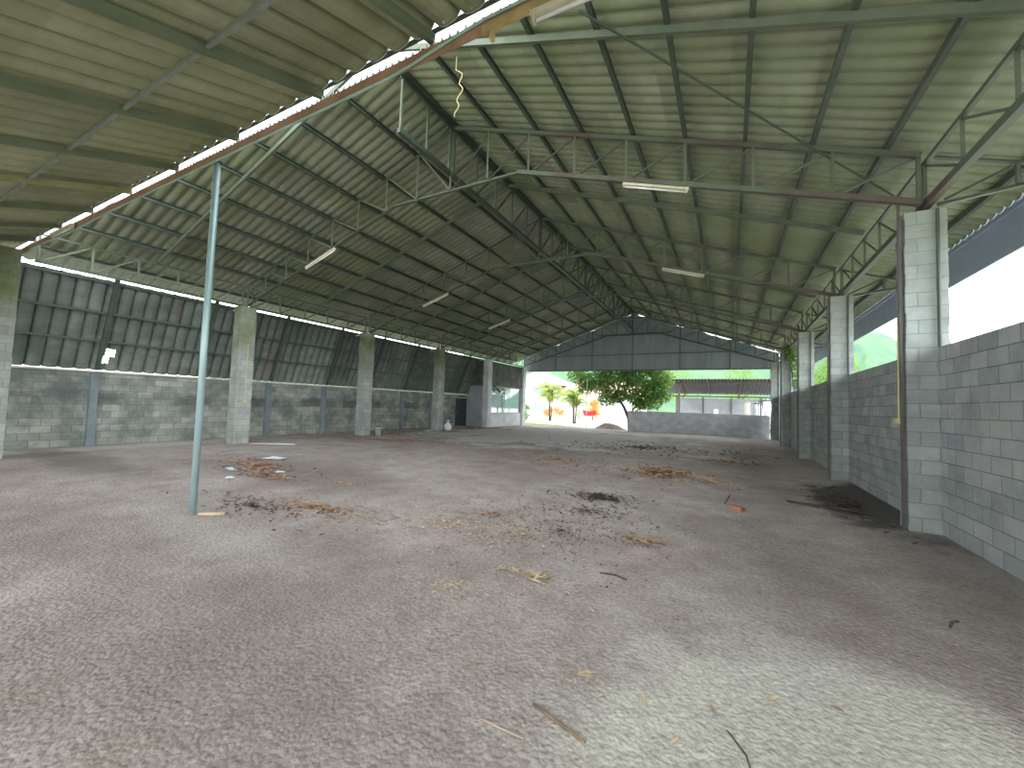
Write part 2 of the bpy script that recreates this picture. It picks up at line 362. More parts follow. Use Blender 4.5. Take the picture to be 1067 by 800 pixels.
# ------------------------------------------------------------------ columns
def column(x0, x1, y0, y1, top, m, label, chip=True):
    b = MB()
    # each course is set a hair in or out, so the blocks read at the corners
    z = -0.1; i = 0
    while z < top - 1e-6:
        z2 = min(z + 0.2, top) if i else 0.1
        e = [R.uniform(-0.006, 0.006) for _ in range(4)]
        b.box(x0 + e[0], x1 + e[1], y0 + e[2], y1 + e[3], z, z2)
        z = z2; i += 1
    o = b.build('column', m)
    return tag(o, label, 'column', 'columns carrying the roof')
for k in range(6):
    if k:
        c_ = column(2.26, 2.715, YR[k] - 0.17, YR[k] + 0.17, COLTOP, M['block_column'],
               f'grey block column on the right wall, {ORD[k-1]} from the front' + (' with a yellow conduit' if k == 1 else ''))
    lab = f'grey block column on the left side, {ORD[k]} from the front' + (', under the end of the rusty beam' if k == 0 else '')
    if k == 4: lab = 'whitish column beside the glazed office at the far left'
    if k == 5: lab = 'pale end column at the outer corner of the glazed office'
    column(-14.82, -14.40, YC[k] - 0.25, YC[k] + 0.25, 4.79 if k == 0 else COLTOP + 0.015,
           M['column_white'] if k > 3 else M['block_column_left'], lab)
# steel uprights clamped on the hall side of the right columns
for k in range(1, 6):
    o = MB().angle((2.215, YR[k] - 0.12, 0.0), (2.215, YR[k] - 0.12, COLTOP - 0.03), 0.035).build('steel_angle_post', M['angle_brown'])
    tag(o, f'thin brown steel angle up the hall side of the {ORD[k-1]} right column', 'steel angle', 'steel angles on the right columns')
    o = MB().tube([(2.60, YR[k] - 0.21, WT), (2.60, YR[k] - 0.21, COLTOP - 0.02)], 0.022).build('drain_pipe', M['steel_dark'])
    tag(o, f'thin dark pipe up the face of the {ORD[k-1]} right column above the wall', 'pipe', 'pipes on the right columns')

# ------------------------------------------------------------------ left wall, cap, posts, corrugated upper wall
mb = MB().box(-16.62, -16.5, -6.0, 22.62, -0.1, 2.14).box(-16.62, -16.5, 24.18, 26.4, -0.1, 2.14).box(-16.62, -16.5, 22.62, 24.18, 1.95, 2.14)
struct(mb.build('wall_left', M['block_left']))
struct(MB().box(-16.66, -16.44, -6.0, 26.4, 2.142, 2.19).build('trim_1', M['cap']))
OFF = (0.0, 0.045, 0.09, 0.16, 0.30, 0.5, 0.70, 0.84, 0.91, 0.955)
def samples(a, b, P):
    out = []; k = 0
    while a + k * P < b:
        out += [a + (k + o) * P for o in OFF if a + (k + o) * P < b]; k += 1
    return out + [b]
def groove(t, P, A, Bm):
    k = math.floor(t / P + 0.5); d = abs(t - k * P)
    return (A if k % 2 == 0 else Bm) * math.exp(-d / (0.075 * P)) + 0.011 * math.cos(2 * PI * t / P)
def corr(t): return -groove(t + 6, 0.31, 0.10, 0.085)
XB, ZB, XT, ZT = -16.44, 2.205, -15.48, 4.725
mb = MB(); yl = samples(-6.0, 26.4, 0.31); n_y = len(yl) - 1; rows = 12
hole = (4.86, 2.62)
for j in range(rows + 1):
    t = j / rows; nxn, nzn = (ZT - ZB), -(XT - XB); L = math.hypot(nxn, nzn)
    for y in yl:
        d = corr(y) + (0.012 if j % 4 == 0 else 0)
        mb.v.append((XB + (XT - XB) * t + d * nxn / L, y, ZB + (ZT - ZB) * t + d * nzn / L))
for j in range(rows):
    for i in range(n_y):
        y = (yl[i] + yl[i + 1]) / 2; z = ZB + (ZT - ZB) * (j + 0.5) / rows
        dy = (y - hole[0]) - (z - hole[1]) * 0.5
        if abs(z - hole[1]) < 0.16 and abs(dy) < 0.11: continue
        a = j * (n_y + 1) + i; mb.f.append((a, a + 1, a + n_y + 2, a + n_y + 1))
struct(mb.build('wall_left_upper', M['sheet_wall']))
for t, nm in ((0.97, 'top'), (0.64, 'middle'), (0.33, 'low')):
    x, z = XB + (XT - XB) * t + 0.075, ZB + (ZT - ZB) * t
    o = MB().bar((x, -6, z), (x, 26.3, z), 0.035, 0.06).build('girt', M['steel_dark'])
    tag(o, f'dark steel rail across the tilted corrugated sheets of the left wall, {nm} of three', 'rail', 'rails across the left sheets')
for k in range(8):
    y = 4.66 + 2.55 * k
    o = MB().bar((XB + 0.165, y, ZB + 0.02), (XT + 0.17, y, ZT + 0.1), 0.06, 0.10, (0, 1, 0)).build('wall_stud', M['steel_dark'])
    tag(o, f'dark leaning steel stud before the left corrugated sheets, {ORD[k]} from the front', 'stud', 'studs of the left sheets')
    if k == 1 or k > 6: continue
    o = MB().box(-16.495, -16.36, y - 0.09, y + 0.09, -0.05, 2.13).build('concrete_post', M['post'])
    tag(o, f'blue grey concrete post against the left block wall under the {ORD[k]} stud', 'post', 'posts of the left wall')
# outriggers under the slot of daylight, from column to sheets
for k in range(1, 5):
    o = MB().bar((-14.812, YC[k], 4.58), (-15.36, YC[k], 4.56), 0.05, 0.05).build('tie_bar', M['white_metal'])
    tag(o, f'short pale bar from the {ORD[k]} left column back to the sheets', 'bar', 'bars behind the left columns')

# ------------------------------------------------------------------ roof sheets (the ceiling)
def front_edge(x):
    z = zc(x) + 0.15
    if x > -1.55: return -3.0
    return (z - 1.6) / 1.180
def roof_corr(t): return groove(t, 0.235, 0.095, 0.065)
def roof_side(name, xs, m):
    b = MB(); yl = samples(-3.0, YEND, 0.235); n = len(yl) - 1
    edges = [front_edge(x) for x in xs]
    for j, x in enumerate(xs):
        for y0 in yl:
            y = max(y0, edges[j])
            b.v.append((x, y, zc(x) + 0.176 + roof_corr(y)))
    for j in range(len(xs) - 1):
        for i in range(n):
            if yl[i + 1] <= min(edges[j], edges[j + 1]): continue
            a = j * (n + 1) + i
            b.f.append((a, a + 1, a + n + 2, a + n + 1))
    return struct(b.build(name, m))
PX = [-4.86, -3.76, -2.71, -1.67, -0.73, 0.22, 1.16, 2.06]    # purlins, right slope
PXL = [2 * X0 - x for x in PX]
xr = [X0 + 0.02 + i * 0.3 for i in range(15)] + [-1.56, -1.549] + [-1.4 + i * 0.37 for i in range(14)] + [3.66, 3.94]
xr = sorted(set(round(x, 3) for x in xr if not (-1.62 < x < -1.5 and x not in (-1.56, -1.549))))
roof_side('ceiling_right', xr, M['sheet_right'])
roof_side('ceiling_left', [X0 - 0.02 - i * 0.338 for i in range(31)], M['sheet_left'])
# ridge capping
b = MB(); b.add([(X0 - 0.25, 5.9, zc(X0 - .25) + .24), (X0, 5.9, 8.66), (X0 + .25, 5.9, zc(X0 + .25) + .24), (X0 - .25, YEND, zc(X0 - .25) + .24), (X0, YEND, 8.66), (X0 + .25, YEND, zc(X0 + .25) + .24)],
                [(0, 1, 4, 3), (1, 2, 5, 4)])
struct(b.build('ceiling_ridge_cap', M['sheet_left']))

# purlins
def purlin(x, y0, side, k, name):
    zz = zc(x) + 0.095
    o = MB()
    # C channel: web and two lips
    w, h = 0.065, 0.10
    o.box(x - w / 2, x - w / 2 + 0.012, y0, YEND - 0.3, zz - h / 2, zz + h / 2)
    o.box(x - w / 2 + 0.0121, x + w / 2, y0, YEND - 0.3, zz - h / 2, zz - h / 2 + 0.012)
    o.box(x - w / 2 + 0.0121, x + w / 2, y0, YEND - 0.3, zz + h / 2 - 0.012, zz + h / 2)
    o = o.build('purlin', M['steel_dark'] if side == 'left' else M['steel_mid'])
    tag(o, f'{name} on the {side} roof slope', 'purlin', 'purlins under the roof sheets')
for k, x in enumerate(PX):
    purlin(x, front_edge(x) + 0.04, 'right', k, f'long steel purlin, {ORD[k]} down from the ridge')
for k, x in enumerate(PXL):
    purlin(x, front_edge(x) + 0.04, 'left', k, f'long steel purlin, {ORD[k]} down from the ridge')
purlin(3.55, -2.9, 'right', 0, 'eave purlin outside the columns')
purlin(-15.45, 3.0, 'left', 0, 'eave purlin outside the columns')
o = MB().bar((X0, 5.95, 8.455), (X0, YEND - 0.3, 8.455), 0.17, 0.10).build('ridge_purlin', M['steel_dark'])
tag(o, 'thick dark ridge purlin along the top of the roof', 'purlin')

# ------------------------------------------------------------------ trusses
def zbot(x):
    d = abs(x - X0)
    return 6.80 if d <= 1.85 else 6.80 - (d - 1.85) * (6.80 - 4.675) / (abs(XR - X0) - 1.85)
def make_truss(y):
    t = thing('roof_truss', '', 'truss', (XL, y, COLTOP), 'lattice trusses across the hall')
    def part(name, b, m): 
        o = b.build(name, m, t); o.location = (-XL, 0, -COLTOP); return o
    E = 8.49
    for s in (1, -1):
        part('top_chord', MB().angle((X0 + s * 0.09, 0, zc(X0 + .09)), (X0 + s * E, 0, zc(X0 + E)), 0.075, (0, s, 0)), M['steel_rust'])
        part('bottom_chord', MB().angle((X0 + s * 1.85, 0, 6.80), (X0 + s * E, 0, zbot(X0 + E)), 0.085, (0, s, 0)), M['steel_rust'])
    part('collar', MB().angle((X0 - 1.85, 0, 6.80), (X0 + 1.85, 0, 6.80), 0.085), M['steel'])
    st = [1.067 * i for i in range(0, 9)]; st[8] = 8.46
    for i, d in enumerate(st):
        for s in ((1,) if i == 0 else (1, -1)):
            x = X0 + s * d
            part('strut', MB().angle((x, 0.0, zbot(x) + 0.03), (x, 0.0, zc(x) - 0.03), 0.045), M['steel'])
    for i in range(8):
        for s in (1, -1):
            xa, xb = X0 + s * (st[i] + 0.04), X0 + s * (st[i + 1] - 0.04)
            part('brace', MB().angle((xa, 0.02, zbot(xa) + 0.03), (xb, 0.02, zc(xb) - 0.04), 0.042), M['steel'])
    return t
tr = make_truss(YC[1])
TL = ['green lattice roof truss across the hall, nearest one, with a tube light on each half', 'green lattice roof truss, second into the hall', 'green lattice roof truss, third into the hall',
      'green lattice roof truss, fourth into the hall', 'last lattice roof truss, just before the slate gable']
tr['label'] = TL[0]
for k in range(2, 6): dup(tr, (XL, YC[k], COLTOP), TL[k - 1])
# single rafters half way between trusses
for k in range(5):
    y = (YC[k] + YC[k + 1]) / 2 + 0.15
    b = MB()
    b.bar((X0 + 0.07, y, zc(X0 + .07) - 0.03), (X0 + 8.49, y, zc(X0 + 8.49) - 0.03), 0.05, 0.10)
    b.bar((X0 - 0.07, y, zc(X0 + .07) - 0.03), (X0 - 8.49, y, zc(X0 - 8.49) - 0.03), 0.05, 0.10)
    o = b.build('rafter', M['steel'])
    tag(o, f'plain single rafter between trusses, {ORD[k]} from the front', 'rafter', 'single rafters between the trusses')

# ------------------------------------------------------------------ lattice girders along the columns and the ridge
def girder(x, y0, y1, zt, zb, label, wt, wb, mt, mbm, group, n=5):
    t = thing('lattice_girder', label, 'girder', (x, y0, zb), group)
    def part(name, b, m):
        o = b.build(name, m, t); o.location = (-x, -y0, -zb)
    part('top_chord', MB().angle((x, y0, zt), (x, y1, zt), wt), mt)
    part('bottom_chord', MB().bar((x, y0, zb), (x, y1, zb), wb, wb * 1.15), mbm)
    for i in range(n + 1):
        y = y0 + 0.05 + (y1 - y0 - 0.10) * i / n
        part('strut', MB().angle((x, y, zb + wb * .5), (x, y, zt - 0.03), 0.042, (0, 1, 0)), M['steel'])
        if i < n:
            ya = y0 + 0.05 + (y1 - y0 - 0.10) * (i + 1) / n
            part('brace', MB().angle((x + 0.01, y + 0.04, zb + wb * .5), (x + 0.01, ya - 0.04, zt - 0.04), 0.036), M['steel'])
for k in range(5):
    a, bb = YC[k] + 0.045, YC[k + 1] - 0.045
    ra, rb = YR[k] + 0.01, YR[k + 1] - 0.01
    w = f'{ORD[k]} bay from the front'
    girder(2.52, ra, rb, 5.33, 4.70, f'lattice eave girder over the right columns, {w}', 0.055, 0.09, M['steel'], M['steel_rust'], 'eave girders on the right', 5)
    girder(-14.64, (a + 0.1) if k else 2.95, bb, 5.33, 4.655, f'lattice eave girder over the left columns, {w}', 0.045, 0.055, M['steel_dark'], M['steel_dark'], 'eave girders on the left', 5)
    if k: girder(X0, a, bb, 8.36, 7.20, f'lattice girder hanging under the ridge, {ORD[k-1]} full bay from the front', 0.06, 0.09, M['steel_dark'], M['steel_dark'], 'girders under the ridge', 5)
girder(X0, 5.95, YC[1] - 0.045, 8.36, 7.20, 'short front end of the ridge girder behind the rusty beam', 0.06, 0.09, M['steel_dark'], M['steel_dark'], 'girders under the ridge', 2)

# eave brackets outside the right columns
for k in range(1, 6):
    t = thing('eave_bracket', f'steel bracket carrying the right eave outside the {ORD[k-1]} column', 'bracket', (2.6, YC[k], COLTOP), 'eave brackets on the right')
    y = YC[k]
    def part(name, b):
        o = b.build(name, M['steel'], t); o.location = (-2.6, -y, -COLTOP)
    part('top_bar', MB().angle((2.58, y, zc(2.58)), (3.89, y, zc(3.89)), 0.06))
    part('bottom_bar', MB().angle((2.6, y, 4.635), (3.89, y, 4.80), 0.06))
    part('strut', MB().angle((3.38, y, 4.75), (3.38, y, zc(3.38) - 0.03), 0.045))
    part('brace', MB().angle((2.68, y + .02, 4.70), (3.34, y + .02, zc(3.36) - 0.04), 0.04))
# fascia board hung at the right eave, with its rail
o = MB().box(3.95, 3.98, -3.0, YEND, 4.27, 5.13).box(3.90, 3.949, -3.0, YEND, 4.90, 4.95).build('fascia_board', M['fascia'])
tag(o, 'long slate grey fascia board hanging at the right eave', 'fascia')
# thin hangers by the fascia
for k in range(5):
    y = (YC[k] + YC[k + 1]) / 2 + 0.35
    o = MB().tube([(3.0, y, 2.6 - 2.66), (3.0, y, zc(3.0) + 0.04)], 0.025).build('eave_pole', M['steel_dark'])
    tag(o, f'thin steel pole under the right eave outside the wall, {ORD[k]} from the front', 'pole', 'poles under the right eave')
# wind brace rod
o = MB().tube([(-1.75, 4.75, zc(-1.75) - 0.12), (2.40, 8.75, zc(2.40) - 0.12)], 0.016, 6).build('wind_brace', M['steel_dark'])
tag(o, 'thin diagonal bracing rod under the right roof slope near the front', 'bracing rod')

# ------------------------------------------------------------------ the rusty beam, its pipe and the near lean-to roof
t = thing('steel_beam', 'rusty red channel beam with a pale green pipe, running across the front of the hall', 'beam', (-6.3, 2.84, 4.82))
def part(name, b, m, smooth=False):
    o = b.build(name, m, t, smooth); o.location = (6.3, -2.84, -4.82)
b = MB().box(-16.2, 2.3, 2.80, 2.82, 4.82, 4.94).box(-16.2, 2.3, 2.8201, 2.875, 4.928, 4.94)
part('channel', b, M['rust'])
pts = []
for i in range(60):
    x = -14.2 + i * 0.28
    sag = 0.035 * math.sin(PI * min(max((x + 13.2) / 3.2, 0), 1)) 
    pts.append((x, 2.785, (4.803 if x < -2.9 else min(4.803 + (x + 2.9) * 0.13, 4.925)) - sag))
part('pipe', MB().tube(pts, 0.016, 6), M['pipe_green'], True)
b = MB()
for i in range(int(18.3 / 0.09)):
    x = -16.1 + i * 0.09
    b.add([(x, 2.835, 4.941), (x + .06, 2.835, 4.941), (x + .03, 2.835, 5.035), (x, 2.845, 4.941), (x + .06, 2.845, 4.941), (x + .03, 2.845, 5.035)], [(0, 1, 2), (5, 4, 3), (0, 3, 4, 1), (1, 4, 5, 2), (2, 5, 3, 0)])
part('toothed_flashing', b, M['tube'])

t = thing('lean_to_roof', 'corrugated mossy lean-to roof overhead at the front, resting on the rusty beam', 'roof', (-7, 2.84, 4.99))
def zn(y): return 4.125 + 0.345 * y
x_a, x_b = -16.3, 0.7; b = MB(); xl = samples(x_a, x_b, 0.30); n = len(xl) - 1; yy = [-2.6, -1.6, -.6, .4, 1.2, 1.705, 1.72, 2.3, 2.86]
for j, y in enumerate(yy):
    for x in xl:
        b.v.append((x, y, zn(y) + 0.03 + groove(x - x_a, 0.30, 0.10, 0.07) + (0.012 if j >= 6 else 0)))
for j in range(len(yy) - 1):
    for i in range(n):
        a = j * (n + 1) + i; b.f.append((a, a + 1, a + n + 2, a + n + 1))
def part(name, b, m, smooth=False):
    o = b.build(name, m, t, smooth); o.location = (7, -2.84, -4.99); return o
part('roof_sheet', b, M['sheet_near'])
RXS = [0.55, -0.95, -2.52, -4.13, -5.85, -7.5, -9.15, -10.85, -12.55, -14.25]
for i, x in enumerate(RXS):
    m = M['steel_olive'] if i == 6 else M['steel_near']
    part('cleat', MB().box(x - .03, x + .03, 2.852, 2.861, 4.941, zn(2.86)), m)
    part('rafter', MB().bar((x, -2.6, zn(-2.6) - 0.042), (x, 2.86, zn(2.86) - 0.042), 0.055, 0.085), m)
for i in range(len(RXS) - 1):
    b = MB()
    b.angle((RXS[i] - 0.04, 1.70, zn(1.70) - 0.045), (RXS[i + 1] + 0.04, 1.70, zn(1.70) - 0.035), 0.035)
    part('batten', b, M['batten'])
    b = MB().angle((RXS[i] - 0.04, -0.9, zn(-0.9) - 0.045), (RXS[i + 1] + 0.04, -0.9, zn(-0.9) - 0.035), 0.035)
    part('batten', b, M['batten'])
part('edge_strip', MB().box(x_a, x_b, 2.862, 2.874, zn(2.86) + .018, zn(2.86) + .07), M['steel'])
b = MB()
for i in range(int(15 / 0.30)):
    x = -14.9 + i * 0.30
    b.lathe((x, 2.74, zn(2.74) - 0.03), [(0.0, -0.004), (0.012, 0.0), (0.012, 0.02)], 6)
o = part('hook_bolts', b, M['steel_bright']); o['kind'] = 'stuff'

# prop pole
t = thing('prop_pole', 'tall thin galvanised pole standing on the dirt and holding up the rusty beam', 'pole', (-6.34, 2.86, 0))
def part(name, b, m, s=False): b.build(name, m, t, s)
part('tube', MB().tube([(0, 0, -0.03), (0.035, -0.02, 2.4), (0.07, -0.03, 4.812)], 0.042, 12), M['pole'], True)
part('head_plate', MB().box(0.0, 0.14, -0.07, 0.03, 4.8125, 4.8185), M['steel'])

# ------------------------------------------------------------------ tube lights
def tube_light(p, q, label, length=None):
    p = Vector(p); q = Vector(q); d = (q - p).normalized(); c = (p + q) / 2
    t = thing('tube_light', label, 'tube light', c, 'unlit tube lights')
    def part(name, b, m, s=False): b.build(name, m, t, s)
    h = (q - p).length / 2
    part('housing', MB().bar(-d * h, d * h, 0.06, 0.045), M['cream'])
    z = Vector((0, 0, -0.055))
    part('tube', MB().tube([-d * (h - .05) + z, d * (h - .05) + z], 0.017, 8), M['tube'], True)
    for s in (-1, 1): part('holder', MB().bar(d * s * (h - .02) + Vector((0, 0, -0.02)), d * s * (h - .045) + Vector((0, 0, -0.02)), 0.05, 0.10), M['cream'])
def on_truss(k, xa, xb, label):
    y = YC[k]
    tube_light((xa, y - 0.0, zbot(xa) - 0.075), (xb, y - 0.0, zbot(xb) - 0.075), label)
on_truss(1, -1.85, -0.66, 'long unlit tube light under the right half of the nearest truss')
on_truss(1, -11.5, -10.2, 'unlit tube light under the left half of the nearest truss')
on_truss(2, -1.85, -0.66, 'unlit tube light under the right half of the second truss')
on_truss(2, -11.4, -10.1, 'unlit tube light under the left half of the second truss')
on_truss(3, -11.4, -10.1, 'unlit tube light under the left half of the third truss')
tube_light((-1.41, 2.74, 4.70), (-0.20, 2.74, 4.66), 'unlit tube light fixed under the right end of the rusty beam')
tube_light((-12.6, 2.74, 4.845), (-11.4, 2.74, 4.845), 'unlit tube light under the left end of the rusty beam')
t = thing('wooden_lamp_board', 'ochre board with a small lamp holder under the rusty beam', 'board', (-1.85, 2.84, 4.80))
def part(name, b, m): b.build(name, m, t)
part('board', MB().box(-0.05, 1.9, -0.075, -0.045, -0.02, 0.055), M['ochre'])
part('lamp_holder', MB().tube([(0.05, -0.06, -0.022), (0.05, -0.06, -0.06), (0.06, -0.06, -0.11)], [0.02, 0.028, 0.022], 10), M['ochre'])
# dangling wire
o = MB().tube([(-4.24, 5.45, 7.66), (-4.25, 5.45, 7.42)] + [(-4.17 + .045 * math.sin(k * 1.25) + .05 * math.sin(k * .33), 5.45, 7.36 - .056 * k) for k in range(14)] + [(-4.24, 5.45, 6.56)], 0.008, 6).build('dangling_wire', M['conduit'], smooth=True)
tag(o, 'pale loose wire dangling from the front rafter near the ridge', 'wire')

# conduits
t = thing('conduit', 'yellow conduit with switch box on the first right column', 'conduit', (2.2, YR[1] - 0.06, 1.5))
def part(name, b, m): b.build(name, m, t)
part('pipe', MB().tube([(0, 0, 0.08), (0, 0, 1.45)], 0.013, 6), M['conduit'])
part('switch_box', MB().box(-0.05, 0.0, -0.05, 0.05, 0, 0.08), M['conduit'])
t = thing('conduit', 'yellow conduit with switch box on the second left column', 'conduit', (-14.38, YC[1] + 0.02, 1.35))
part('pipe', MB().tube([(0.015, 0, 0.08), (0.015, 0, 2.0)], 0.013, 6), M['conduit'])
part('switch_box', MB().box(-0.01, 0.05, -0.06, 0.06, 0, 0.08), M['conduit'])

# ------------------------------------------------------------------ far end
# slate gable sheet with its frame
b = MB()
N = 160
vs = []
def gz(x): return zc(x) + (0.035 if x > X0 + .3 else 0.085) + 0.035 * math.sin(x * 2.3) + 0.015 * math.sin(x * 7)
n = 220
for i in range(n + 1):
    x = -14.9 + (2.72 + 14.9) * i / n
    d = 0.004 * (1 if (int(x * 5) % 2) else -1)
    b.v += [(x, 29.62 + d, 4.30), (x, 29.62 + d, gz(x))]
for i in range(n): b.f.append((2 * i, 2 * i + 2, 2 * i + 3, 2 * i + 1))
# small rust holes near the peak
struct(b.build('wall_gable', M['gable']))
t = thing('gable_frame', 'steel frame of studs and rails before the slate gable', 'frame', (X0, 29.5, 4.3))
def part(name, b):
    o = b.build(name, M['gable_frame'], t); o.location = (-X0, -29.5, -4.3)
for x in (-12.05, -9.1, -6.12, -2.95, 0.05):
    part('stud', MB().bar((x, 29.55, 4.36), (x, 29.55, zc(x) + 0.02), 0.06, 0.05))
part('rail', MB().bar((-12.5, 29.50, 5.47), (0.5, 29.50, 5.47), 0.05, 0.06))
part('rail', MB().bar((-8.6, 29.50, 6.95), (-3.5, 29.50, 6.95), 0.05, 0.06))
part('bottom_rail', MB().bar((-14.38, 29.52, 4.33), (2.25, 29.52, 4.33), 0.05, 0.08))
o = MB().bar((X0, 29.50, -0.02), (X0, 29.50, 4.28), 0.07, 0.07).build('steel_post', M['steel_dark'])
tag(o, 'thin dark steel post at the middle of the far opening', 'post')
b = MB()
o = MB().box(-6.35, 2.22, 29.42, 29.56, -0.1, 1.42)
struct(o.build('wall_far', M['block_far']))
o = MB()
# low white frame hung on the last right column
for q in ((2.0, 2.22, 28.70, 28.72, 0.9, 0.93), (2.0, 2.22, 28.70, 28.72, 1.2, 1.23), (2.0, 2.03, 28.70, 28.72, .931, 1.199), (2.19, 2.22, 28.70, 28.72, .931, 1.199), (2.1, 2.12, 28.70, 28.72, .931, 1.199)):
    o.box(*q)
o = o.build('small_frame', M['white_metal']); tag(o, 'small white metal frame fixed by the last right column', 'frame')

# glazed office at the far left
YW0, YW1 = YC[4] + 0.26, YC[5] - 0.26
b = MB().box(-14.66, -14.54, YW0, YW1, -0.1, 0.93)
struct(b.build('wall_office_low', M['white_wall']))
b = MB().box(-14.66, -14.54, YW0, YW1, 2.86, 4.55)
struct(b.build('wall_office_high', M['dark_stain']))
b = MB().box(-14.63, -14.57, YW0, YW1, 0.931, 0.985).box(-14.63, -14.57, YW0, YW1, 2.79, 2.859).box(-14.63, -14.57, YW0, YW0 + 0.06, 0.986, 2.789).box(-14.63, -14.57, YW1 - 0.06, YW1, 0.986, 2.789).box(-14.62, -14.58, 26.0, 26.06, 0.986, 2.789)
w = struct(b.build('window_1', M['frame_red']))
g = MB().box(-14.605, -14.595, YW0 + 0.061, 25.999, 0.986, 2.788).box(-14.605, -14.595, 26.061, YW1 - 0.061, 0.986, 2.788).build('window_1_pane', M['glass'], w)
b = MB().box(-16.49, -14.83, 23.95, 24.05, -0.1, 2.85)
struct(b.build('wall_office_front', M['grey_wall']))
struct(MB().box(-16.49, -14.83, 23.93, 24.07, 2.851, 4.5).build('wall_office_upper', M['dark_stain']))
struct(MB().box(-14.54 - 2, -14.9, YC[5] - 0.1, YC[5], -0.1, 4.4).build('wall_office_back', M['dark_room']))
d = struct(MB().box(-16.60, -16.54, 22.66, 24.14, -0.05, 1.94).build('door_1', M['door']))
MB().tube([(-16.54, 22.8, 0.95), (-16.49, 22.8, 0.95), (-16.49, 22.92, 0.95)], 0.012, 6).build('door_handle', M['white_metal'], d)
o = MB().bar((-14.48, 24.2, 2.9), (-14.35, 25.0, 2.45), 0.04, 0.12).build('loose_plank', M['shed_post'])
tag(o, 'dark red plank leaning out of the top of the office window', 'plank')

# ------------------------------------------------------------------ foliage helpers
def rnd_rot(tilt=1.2):
    return Matrix.Rotation(R.uniform(0, 2 * PI), 3, 'Z') @ Matrix.Rotation(R.uniform(-tilt, tilt), 3, 'Y') @ Matrix.Rotation(R.uniform(-tilt, tilt), 3, 'X')
def crown_mb(clumps, n, l, w):
    b = MB(); tot = sum(c[3] ** 2 for c in clumps)
    for cx, cy, cz, r in clumps:
        for _ in range(int(n * r * r / tot)):
            d = Vector((R.gauss(0, 1), R.gauss(0, 1), R.gauss(0, 1))).normalized() * r * (R.random() ** 0.4)
            b.leaf((cx + d.x, cy + d.y, cz + d.z * 0.8), l * R.uniform(.7, 1.3), w * R.uniform(.7, 1.3), rnd_rot(), 0.25)
    return b
def tree(name, label, cat, base, trunk, branches, clumps, n, l, w, lm, group=None):
    t = thing(name, label, cat, base, group)
    b = MB(); b.tube(trunk, [0.16, 0.13, 0.11, 0.07][:len(trunk)], 9); b.build('trunk', M['bark'], t, True)
    for br in branches: MB().tube(br, [0.08, 0.055, 0.03][:len(br)], 7).build('branch', M['bark'], t, True)
    crown_mb(clumps, n, l, w).build('crown', lm, t)
    return t
tree('broadleaf_tree', 'leafy dark green tree forking low at the left end of the far block wall', 'tree', (-6.75, 32.0, -0.06),
     [(0, 0, 0), (-0.1, 0, 0.9), (-0.45, 0, 1.7), (-1.2, 0, 2.9)],
     [[(-.1, 0, .8), (.35, .1, 1.8), (.9, .2, 3.0)], [(-.5, 0, 1.9), (-1.6, .2, 2.6), (-2.7, .2, 3.2)], [(.3, .1, 1.7), (1.2, -.2, 2.2), (1.9, -.2, 2.6)]],
     [(-1.1, 0, 4.0, 1.4), (0.7, 0.2, 4.0, 1.5), (1.7, 0, 3.1, 0.95), (-2.6, 0.2, 3.7, 1.25), (-3.6, .2, 3.4, 0.9), (0.5, 0.3, 2.5, 0.85), (1.7, -.2, 2.2, 0.8), (2.3, 0, 2.7, .8), (0.9, 0, 1.9, .7), (-1.7, .2, 2.4, .9), (-0.7, .3, 2.7, .8), (2.4, 0, 3.9, .9), (-4.3, .2, 4.3, 1.0), (0, 0, 5.4, 1.6), (-2, 0, 5.3, 1.5), (1.6, 0, 5.0, 1.1)],
     9500, 0.26, 0.125, M['leaf'])
def palm(label, base, h, n, spread):
    t = thing('palm', label, 'palm', base, 'palms beyond the far opening')
    for k in range(3):
        a = k * 2.1
        MB().tube([(.12 * math.cos(a), .12 * math.sin(a), 0), (.2 * math.cos(a), .2 * math.sin(a), h * .5), (.3 * math.cos(a), .3 * math.sin(a), h * .72)], [.07, .05, .04], 7).build('stem', M['bark'], t, True)
    b = MB()
    for k in range(n):
        a = R.uniform(0, 2 * PI); L = spread * R.uniform(.75, 1.2); z0 = h * R.uniform(.4, .75); rise = R.uniform(.6, 1.5)
        pv = None
        for i in range(13):
            u = i / 12; p = Vector((math.cos(a) * L * u, math.sin(a) * L * u, z0 + rise * u * 1.7 - 1.6 * u * u * rise))
            for s in (-1, 1):
                q = Matrix.Rotation(a + s * 0.9, 3, 'Z') @ Matrix.Rotation(0.5, 3, 'Y')
                b.leaf(p + q @ Vector((0.25, 0, 0)), 0.62 * (1 - .5 * u), 0.11, q, 0.2)
    b.build('fronds', M['leaf_palm'], t)
palm('yellow green clumping palm left of centre in the far yard', (-17.2, 41.0, -0.06), 5.0, 40, 1.6)
palm('yellow green clumping palm beside the leafy tree in the far yard', (-13.2, 37.5, -0.06), 4.2, 34, 1.4)
def shrub(label, base, clumps, n, lm, group, l=.2, w=.06):
    t = thing('shrub', label, 'shrub', base, group)
    for k in range(4):
        MB().tube([(0, 0, 0), (R.uniform(-.3, .3), R.uniform(-.2, .2), clumps[0][2])], [.03, .015], 6).build('stem', M['bark'], t)
    crown_mb(clumps, n, l, w).build('foliage', lm, t)
shrub('orange croton bush under the palms, left one of two', (-18.0, 43.0, -0.06), [(0, 0, 1.0, .8), (.9, 0, 1.2, .7), (-.8, 0, .8, .6), (1.4, 0, .8, .5)], 1100, M['leaf_orange'], 'croton bushes in the far yard')
shrub('orange croton bush behind the hanging red cloth', (-13.0, 43.0, -0.06), [(0, 0, 1.6, .75), (.4, 0, .9, .6), (.1, 0, 2.1, .55)], 900, M['leaf_orange'], 'croton bushes in the far yard')
